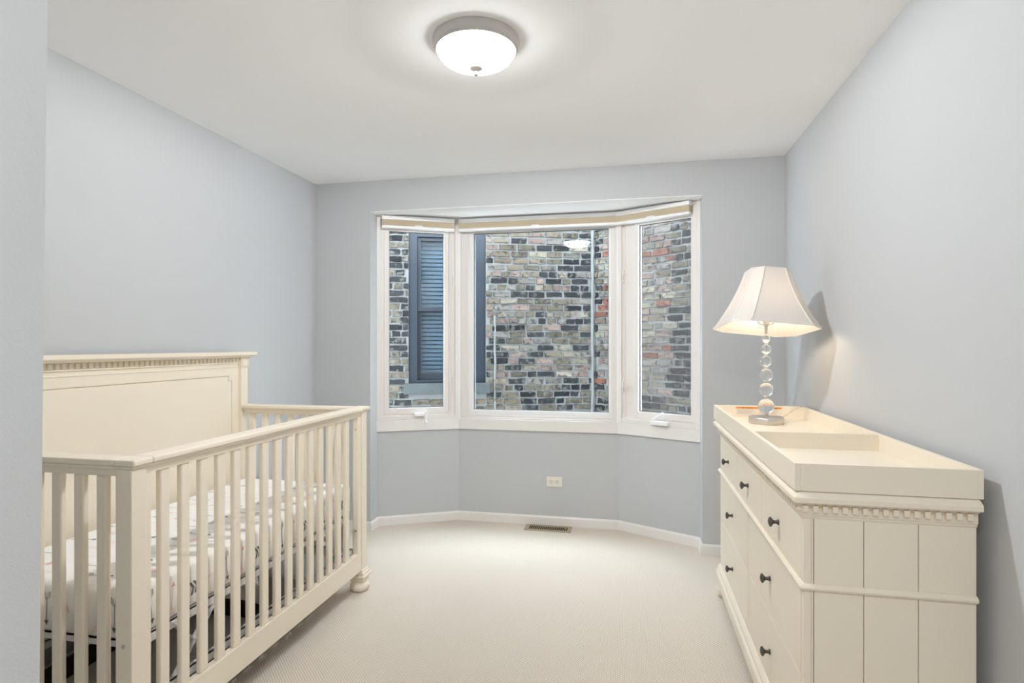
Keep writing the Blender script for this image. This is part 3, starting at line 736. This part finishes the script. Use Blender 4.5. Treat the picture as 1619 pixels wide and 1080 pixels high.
def drawer(y0, y1, z0, z1, kz, ky):
    g = 0.0025; gy = 0.0025 if z0 > 0.6 else 0.0055
    m = MB(); m.box(DX0 - 0.0005, DX0 + 0.0163, y0 + gy, y1 - gy, z0 + g, z1 - g)
    d = m.build('drawer', IV, dr, bevel=0.0015)
    k = MB(); k.lathe(kprof, 20, T=Matrix.Translation((DX0 - 0.0005, ky, kz)) @ Matrix.Rotation(R_(-90), 4, 'Y'))
    ko = k.build('knob', M['bronze'], d, smooth=True)
ys_ = [DY1 - 0.020, 2.694, 2.212, DY0 + 0.022]
for i in range(3): drawer(ys_[i + 1], ys_[i], 0.652, 0.826, 0.738, (ys_[i] + ys_[i + 1]) / 2 - 0.0)
for (y0, y1) in ((mid + 0.009, DY1 - 0.020), (DY0 + 0.022, mid - 0.009)):
    drawer(y0, y1, 0.393, 0.628, 0.512, (y0 + y1) / 2 + 0.005); drawer(y0, y1, 0.153, 0.391, 0.265, (y0 + y1) / 2 + 0.005)
# mouldings wrap front and both ends
def wrap(m, prof):
    # prof: list of (out, z); front at DX0, ends at DY0/DY1, open at the back
    k = len(prof); vs = []
    for (o_, z) in prof:
        vs += [(DX1, DY0 - o_, z), (DX0 - o_, DY0 - o_, z), (DX0 - o_, DY1 + o_, z), (DX1, DY1 + o_, z)]
    fs = []
    for j in range(k):
        j2 = (j + 1) % k
        for i in range(3): fs.append((j * 4 + i, j * 4 + i + 1, j2 * 4 + i + 1, j2 * 4 + i))
    fs.append(tuple(j * 4 for j in range(k))); fs.append(tuple(j * 4 + 3 for j in range(k)))
    m.add(vs, fs)
m = MB(); wrap(m, [(-0.012, 0.634), (0.001, 0.634), (0.006, 0.636), (0.011, 0.641), (0.012, 0.645), (0.009, 0.650), (0.004, 0.654), (-0.012, 0.654)]); m.build('waist_moulding', IV, dr)
m = MB(); wrap(m, [(-0.012, 0.068), (0.022, 0.068), (0.022, 0.112), (0.018, 0.120), (0.014, 0.124), (0.013, 0.136), (0.006, 0.150), (0.0006, 0.155), (-0.012, 0.155)]); m.build('base_moulding', IV, dr)
m = MB(); wrap(m, [(-0.012, 0.830), (0.0006, 0.830), (0.003, 0.834), (0.004, 0.838), (0.007, 0.842), (0.007, 0.868), (0.016, 0.872), (0.018, 0.8775), (-0.012, 0.8775)]); m.build('frieze', IV, dr)
m = MB(); P = 0.0243
n = int(0.41 / P)
for k in range(n + 1):
    x = DX0 + 0.0 + k * P; m.box(x - 0.006, x + 0.007, DY0 - 0.018, DY0 - 0.006, 0.852, 0.870); 
n = int((DY1 - DY0) / P)
for k in range(n + 1):
    y = DY0 + k * P; m.box(DX0 - 0.018, DX0 - 0.006, y - 0.006, y + 0.007, 0.853, 0.870)
m.build('dentil_moulding', IV, dr, bevel=0.001)
m = MB(); wrap(m, [(-0.2, 0.878), (0.030, 0.878), (0.033, 0.880), (0.033, 0.892), (0.031, 0.895), (0.020, 0.9035), (0.014, 0.906), (-0.2, 0.906)])
m.box(DX0 + 0.1, DX1, DY0 + 0.1, DY1 - 0.1, 0.878, 0.9055)
m.build('top', IV, dr, bevel=0.0015)
for fx, fy in ((DX0 + 0.03, DY0 + 0.04), (DX0 + 0.02, DY1 - 0.03), (DX1 - 0.05, DY0 + 0.04), (DX1 - 0.05, DY1 - 0.04)):
    bun_foot(fx, fy, 0.046, 0.069).build('foot', IV, dr, smooth=True)

# ------------------------------------------------------------------ changing tray on the dresser
TX0, TX1, TY0, TY1, TZ0, TZ1 = 0.432, 0.878, 1.677, 3.235, 0.9075, 0.982
DV = 2.279; w = 0.014
tr = thing('changing_tray', 'ivory changing tray with a cross divider sitting on top of the dresser', 'tray', ((TX0 + TX1) / 2, (TY0 + TY1) / 2, TZ0))
m = MB(); m.box(TX0 + w, TX1 - w, TY0 + w, TY1 - w, TZ0, 0.922); m.build('tray_floor', IV, tr)
m = MB(); m.box(TX0, TX0 + w, TY0, TY1, TZ0, TZ1); m.build('front_side', IV, tr, bevel=0.001)
m = MB(); m.box(TX1 - w, TX1, TY0, TY1, TZ0, TZ1); m.build('back_side', IV, tr, bevel=0.001)
m = MB(); m.box(TX0 + w, TX1 - w, TY0, TY0 + w, TZ0, TZ1); m.build('near_end', IV, tr, bevel=0.0007)
m = MB(); m.box(TX0 + w, TX1 - w, TY1 - w, TY1, TZ0, TZ1); m.build('far_end', IV, tr, bevel=0.0007)
m = MB(); m.box(TX0 + w, TX1 - w, DV, DV + w, 0.922, TZ1 - 0.001); m.build('divider', IV, tr, bevel=0.001)
# warning label
ly = TY1 - w - 0.0008; l0, l1 = 0.540, 0.766
m = MB(); m.box(l0, l1, ly - 0.0004, ly + 0.0008, 0.932, 0.977, 0); m.box(l0 + 0.001, l1 - 0.001, ly - 0.0009, ly, 0.967, 0.976, 1)
rd = random.Random(9)
for hx in (l0 + 0.006, (l0 + l1) / 2 + 0.004):
    for k in range(6):
        z = 0.962 - k * 0.0045; m.box(hx, hx + 0.075 + 0.025 * rd.random(), ly - 0.0008, ly, z - 0.0007, z + 0.0007, 2)
lab = m.build('warning_label', [M['label_paper'], M['orange'], M['label_grey']], tr)
lab['label'] = 'white sticker with an orange warning band'
def text_mesh(s, size, loc, rot, material, name, parent, depth=0.0002):
    c = bpy.data.curves.new(name, 'FONT'); c.body = s; c.size = size; c.extrude = depth; c.align_x = 'LEFT'
    to = bpy.data.objects.new('tmp_text', c); COL.objects.link(to)
    dg = bpy.context.evaluated_depsgraph_get(); me = bpy.data.meshes.new_from_object(to.evaluated_get(dg))
    bpy.data.objects.remove(to); me.materials.clear(); me.materials.append(material)
    me.transform(Matrix.Translation(loc) @ rot); o = bpy.data.objects.new(name, me); COL.objects.link(o)
    o.parent = parent; return o
RX = Matrix.Rotation(R_(90), 4, 'X')
for hx in (l0 + 0.032, l0 + 0.152):
    text_mesh('WARNING', 0.0085, (hx + 0.011, ly - 0.0011, 0.9685), RX, M['label_ink'], 'warning_text', lab)
    t = MB(); t.prism([(hx, 0.9685), (hx + 0.0075, 0.9685), (hx + 0.00375, 0.975)], -(ly - 0.0008), -(ly - 0.0012), T=Matrix(((1, 0, 0, 0), (0, 0, -1, 0), (0, 1, 0, 0), (0, 0, 0, 1))))
    to = t.build('warning_triangle', M['label_ink'], lab)

# ------------------------------------------------------------------ table lamp
lx, ly_ = 0.641, 2.99; lz = 0.9225
lamp = thing('table_lamp', 'lit table lamp with a white bell shade and a stem of clear stacked balls', 'lamp', (lx, ly_, lz))
m = MB(); m.lathe([(0.078, 0), (0.080, 0.003), (0.080, 0.027), (0.077, 0.031), (0.02, 0.032)], 48, (lx, ly_, lz)); m.build('base', M['nickel'], lamp, smooth=True)
zc = lambda y: 1.30 + (546 - y) * 0.00307
balls = [(642, 0.0375), (616, 0.0335), (593, 0.0315), (571, 0.0265), (552, 0.0235), (536, 0.0185)]
m = MB(); m.lathe([(0.012, 0.0325), (0.012, 0.038), (0.007, 0.041), (0.012, 0.045), (0.012, 0.050)], 20, (lx, ly_, lz)); m.build('neck', M['nickel'], lamp, smooth=True)
m = MB(); m.lathe([(0.0035, zc(642) + 0.0), (0.0035, 1.40)], 12, (lx, ly_, 0)); 
for i, (py, r) in enumerate(balls):
    b = MB(); n = 14
    z0 = zc(py)
    b.lathe([(r * math.sin(math.pi * k / n), -r * math.cos(math.pi * k / n)) for k in range(n + 1)], 28, (lx, ly_, z0)); b.build('crystal_ball', M['crystal'], lamp, smooth='full')
    if i < 5:
        z1 = zc(balls[i + 1][0]); zm = (z0 + r + z1 - balls[i + 1][1]) / 2
        b = MB(); b.lathe([(0.006, -0.004), (0.0105, -0.002), (0.0105, 0.002), (0.006, 0.004)], 18, (lx, ly_, zm)); b.build('spacer', M['crystal'], lamp, smooth=True)
m = MB(); zt = zc(536) + 0.0185
m.lathe([(0.011, zt - 0.001), (0.007, zt + 0.004), (0.0075, zt + 0.03), (0.009, zt + 0.045), (0.016, zt + 0.052), (0.016, zt + 0.085)], 20, (lx, ly_, 0)); m.build('socket', M['nickel'], lamp, smooth=True)
zs = zt + 0.052
m = MB()
for s in (-1, 1):
    m.tube([(lx + s * 0.016, ly_, zs - 0.002), (lx + s * 0.03, ly_, zs + 0.004), (lx + s * 0.055, ly_, zs + 0.04), (lx + s * 0.06, ly_, zs + 0.12), (lx + s * 0.045, ly_, zs + 0.20), (lx, ly_ - 0.0, zs + 0.235)], 0.0018, 8)
m.build('harp', M['bronze'], lamp)
m = MB(); zb = zs + 0.034
m.lathe([(0.012, 0), (0.014, 0.02), (0.026, 0.055), (0.030, 0.075), (0.026, 0.098), (0.012, 0.110), (0.002, 0.112)], 20, (lx, ly_, zb)); m.build('bulb', M['bulb'], lamp, smooth='full')
# shade: square with cut corners, bell profile, tipped slightly back
SHB, SHT = 1.376, 1.662
Tsh = Matrix.Translation((lx, ly_, 1.52)) @ Matrix.Rotation(R_(-7.0), 4, 'X') @ Matrix.Rotation(R_(4.0), 4, 'Y') @ Matrix.Rotation(R_(9), 4, 'Z') @ Matrix.Translation((0, 0, -1.52))
def sh_poly(t):
    k = t + 0.42 * t * (1 - t)
    a = 0.203 + (0.090 - 0.203) * k
    f = 0.137 + (0.048 - 0.137) * k
    return [(-f, -a), (f, -a), (a, -f), (a, f), (f, a), (-f, a), (-a, f), (-a, -f)]
m = MB(); n = 12; rows = []
for j in range(n + 1):
    t = j / n; rows.append([Tsh @ Vector((x, y, SHB + t * (SHT - SHB))) for x, y in sh_poly(t)])
vs = [p for r in rows for p in r]; fs = []
for j in range(n):
    for i in range(8): fs.append((j * 8 + i, j * 8 + (i + 1) % 8, (j + 1) * 8 + (i + 1) % 8, (j + 1) * 8 + i))
m.add(vs, fs); sh = m.build('shade', M['shade'], lamp)
so = sh.modifiers.new('cloth', 'SOLIDIFY'); so.thickness = 0.0012
for i in range(8):
    b = MB(); b.tube([rows[j][i] for j in range(n + 1)], 0.0032, 6); bo = b.build('seam_trim', M['shade_trim'], sh)
for j, nm in ((0, 'lower_binding'), (n, 'upper_binding')):
    b = MB()
    for i in range(8):
        p, q = rows[j][i], rows[j][(i + 1) % 8]; d = Vector((0, 0, 0.010 if j == 0 else -0.010)); cvec = Vector((lx, ly_, p.z))
        pin, qin = p + d, q + d
        b.beam(p + d * 0.5, q + d * 0.5, 0.010, 0.004)
    bo = b.build(nm, M['shade_trim'], sh)
m = MB()
ctop = Tsh @ Vector((0, 0, SHT - 0.02))
for i in (0, 2, 4, 6): m.tube([ctop, rows[n][i] + Vector((0, 0, -0.004))], 0.0018, 6)
m.build('spider', M['bronze'], lamp)
m = MB(); m.tube([(lx + 0.075, ly_ + 0.03, 0.945), (lx + 0.11, ly_ + 0.05, 0.962), (lx + 0.15, ly_ + 0.10, 0.980), (lx + 0.20, ly_ + 0.16, 0.988), (TX1 - 0.007, ly_ + 0.20, 0.986), (TX1 + 0.008, ly_ + 0.22, 0.975), (TX1 + 0.012, ly_ + 0.24, 0.85), (TX1 + 0.012, ly_ + 0.25, 0.45)], 0.0026, 8)
m.build('power_cord', M['cord'], lamp, smooth='full')

# ------------------------------------------------------------------ brick house across the gangway
def cam_pt(l, d): p = Fv * d + Rv * l; return Vector((p.x, p.y))
dA = lambda l: 5.88 + 0.13 * l
def hit_A(px):
    r = (px - 809.5) / FPX; d = 5.88 / (1 - 0.13 * r); return cam_pt(r * d, d)
pA0 = cam_pt(-2.9, dA(-2.9)); pA1 = hit_A(941)
dvA = (pA1 - pA0).normalized()
lB = 0.0
thB = R_(52); dirB = (Rv * math.cos(thB) - Fv * math.sin(thB)).normalized()
pB1 = pA1 + dirB * 2.2
house = thing('brick_house', 'weathered grey and pink brick side wall of the house across the gangway', 'house', (pA1.x, pA1.y, -0.6))
HB, HT = -0.6, 3.1
CP = 0.0682
TA, LA = seg_T(pA0, pA1); TB, LB = seg_T(pA1, pB1)
def locA(px): return (hit_A(px) - pA0).dot(dvA)
w0, w1_ = locA(646), locA(768)
dW = (hit_A(707)).dot(Fv)
zW = lambda py: 1.30 + (546 - py) * dW / FPX
WZ0, WZ1 = zW(606), zW(328)
m = MB(); m.box(0, w0, 0, 0.2, HB, HT, T=TA); m.box(w1_, LA, 0, 0.2, HB, HT, T=TA); m.box(w0, w1_, 0, 0.2, HB, WZ0 - 0.10, T=TA); m.box(w0, w1_, 0, 0.2, WZ1, HT, T=TA)
m.box(0, LB, 0, 0.2, HB, HT, T=TB)
m.build('mortar_wall', M['mortar'], house)
# joint of smeared mortar at the inner corner
m = MB(); m.tube([(pA1.x - dvA.x * 0.03, pA1.y - dvA.y * 0.03 - 0.006, HB + (HT - HB) * k / 40 ) for k in range(41)], 0.020, 6)
for i in range(len(m.v)): m.v[i] = (m.v[i][0] + random.uniform(-.006, .006), m.v[i][1], m.v[i][2])
m.build('corner_joint', M['mortar'], house)
pj = hit_A(783)
m = MB(); m.tube([(pj.x, pj.y - 0.008, HB + 2.2 * k / 30) for k in range(31)], 0.013, 6)
for i in range(len(m.v)): m.v[i] = (m.v[i][0] + random.uniform(-.006, .006), m.v[i][1], m.v[i][2])
m.build('mortar_joint', M['mortar'], house)
PAL = {'dark': (0.022, 0.025, 0.028), 'char': (0.048, 0.05, 0.051), 'olive': (0.215, 0.18, 0.128), 'tan': (0.30, 0.24, 0.17), 'cream': (0.44, 0.38, 0.28), 'pink': (0.40, 0.28, 0.23), 'red': (0.33, 0.125, 0.075), 'grey': (0.31, 0.275, 0.235)}
def bricks(T, L, pick, skip=None, rough=1.0, seed=1, length=0.168):
    rd = random.Random(seed); vs = []; fs = []; cols = []
    nrow = int((HT - HB) / CP)
    for r in range(nrow):
        z = HB + r * CP
        header = rd.random() < 0.17
        x = -rd.random() * 0.15 - (0.09 if r % 2 else 0)
        while x < L:
            ln = (0.082 if (header or rd.random() < 0.10) else length) * rd.uniform(0.93, 1.07)
            gap = 0.014 * rd.uniform(0.7, 1.4)
            a, b = max(x, 0.004), min(x + ln, L - 0.004)
            x += ln + gap
            if b - a < 0.03: continue
            z0 = z + 0.006 + rd.uniform(-.002, .002); z1 = z + CP - 0.008 + rd.uniform(-.002, .002)
            segs = [(a, b)]
            if skip:
                s0, s1, t0, t1 = skip
                if z1 > t0 and z0 < t1:
                    segs = []
                    if a < s0 - 0.03: segs.append((a, min(b, s0 - 0.004)))
                    if b > s1 + 0.03: segs.append((max(a, s1 + 0.004), b))
            for (p, q) in segs:
                if q - p < 0.025: continue
                j = lambda k=0.004: rd.uniform(-k, k) * rough
                out = 0.010 + rd.uniform(-.004, .006) * rough
                # outline with extra points so that edges look chipped
                n = 3
                pts = [(p + (q - p) * i / n + j(), z0 + j()) for i in range(n)] + [(q + j(), z0 + j(.003)), (q + j(), (z0 + z1) / 2 + j())] + [(q - (q - p) * i / n + j(), z1 + j()) for i in range(n)] + [(p + j(), z1 + j()), (p + j(), (z0 + z1) / 2)]
                cx = (p + q) / 2; cz = (z0 + z1) / 2; k0 = len(vs); m_ = len(pts)
                for (u, v) in pts: vs.append(T @ Vector((u, 0.004, v)))
                for (u, v) in pts: vs.append(T @ Vector((cx + (u - cx) * 0.965, -out + j(.003), cz + (v - cz) * 0.88)))
                fs.append(tuple(range(k0 + m_, k0 + 2 * m_)))
                for i in range(m_): fs.append((k0 + i, k0 + (i + 1) % m_, k0 + m_ + (i + 1) % m_, k0 + m_ + i))
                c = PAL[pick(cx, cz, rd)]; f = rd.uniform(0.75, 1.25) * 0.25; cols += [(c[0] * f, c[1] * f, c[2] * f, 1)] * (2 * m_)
    me = bpy.data.meshes.new('bricks'); me.from_pydata(vs, [], fs)
    at = me.color_attributes.new('brick_colour', 'FLOAT_COLOR', 'POINT')
    for i, c in enumerate(cols): at.data[i].color = c
    bm = bmesh.new(); bm.from_mesh(me); bmesh.ops.recalc_face_normals(bm, faces=bm.faces); bm.to_mesh(me); bm.free()
    me.materials.append(M['brick'])
    o = bpy.data.objects.new('brickwork', me); COL.objects.link(o); o.parent = house; o.matrix_parent_inverse = Matrix.Translation(-Vector(house['at'])); return o
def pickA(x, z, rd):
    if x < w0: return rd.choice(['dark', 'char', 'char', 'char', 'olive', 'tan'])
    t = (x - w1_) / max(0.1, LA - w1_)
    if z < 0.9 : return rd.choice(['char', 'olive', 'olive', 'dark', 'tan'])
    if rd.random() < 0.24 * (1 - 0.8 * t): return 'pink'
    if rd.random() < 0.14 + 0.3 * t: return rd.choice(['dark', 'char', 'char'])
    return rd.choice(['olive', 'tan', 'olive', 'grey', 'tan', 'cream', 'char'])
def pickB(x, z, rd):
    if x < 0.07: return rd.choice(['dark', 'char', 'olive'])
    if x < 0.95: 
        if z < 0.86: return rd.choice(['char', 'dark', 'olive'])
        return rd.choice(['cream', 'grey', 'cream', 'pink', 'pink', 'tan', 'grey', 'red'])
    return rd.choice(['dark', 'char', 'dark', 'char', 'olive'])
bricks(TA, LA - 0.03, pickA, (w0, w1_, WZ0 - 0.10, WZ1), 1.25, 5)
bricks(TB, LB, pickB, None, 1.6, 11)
# its window
def hpart(m, name, material, parent=house, bevel=0.0):
    o = m.build(name, material, parent, bevel=bevel)
    return o
m = MB(); m.box(w0 - 0.045, w1_ + 0.045, -0.05, 0.15, WZ0 - 0.105, WZ0, T=TA); hpart(m, 'stone_sill', M['stone'], bevel=0.006)
m = MB(); ring(m, w0, w1_, WZ0, WZ1, 0.085, 0.02, 0.16, TA, wt=0.30, wb=0.03, wr=0.10)
wf = hpart(m, 'window_casing', M['navy'], bevel=0.004)
mz = zW(489)
m = MB(); ring(m, w0 + 0.085, w1_ - 0.10, mz - 0.02, WZ1 - 0.30, 0.035, 0.045, 0.09, TA, wb=0.045); hpart(m, 'upper_sash', M['navy'], wf, 0.003)
m = MB(); ring(m, w0 + 0.085, w1_ - 0.10, WZ0 + 0.03, mz + 0.02, 0.035, 0.085, 0.13, TA, wb=0.07); hpart(m, 'lower_sash', M['navy'], wf, 0.003)
m = MB(); m.box(w0 + 0.115, w1_ - 0.13, 0.066, 0.070, mz + 0.02, WZ1 - 0.33, T=TA); hpart(m, 'upper_pane', M['old_glass'], wf)
m = MB(); m.box(w0 + 0.115, w1_ - 0.13, 0.106, 0.110, WZ0 + 0.09, mz - 0.02, T=TA)
hpart(m, 'lower_pane', M['old_glass'], wf)
m = MB(); z = WZ0 + 0.10; Tt = TA
while z < WZ1 - 0.30:
    m.box(w0 + 0.10, w1_ - 0.115, 0.150, 0.158, z, z + 0.030, T=TA); m.box(w0 + 0.10, w1_ - 0.115, 0.158, 0.185, z + 0.022, z + 0.025, T=TA); z += 0.042
hpart(m, 'blind_slats', M['slat'], wf)
m = MB(); m.box(w0 + 0.02, w1_ - 0.02, 0.188, 0.195, WZ0, WZ1, T=TA); hpart(m, 'unlit_room_panel', M['navy'], wf)  # dark panel behind the blind, its colour stands for the unlit room
m = MB(); m.box(-6, 5, 4.35, 9, -0.7, -0.6); struct(m.build('floor_gangway', M['ground']))
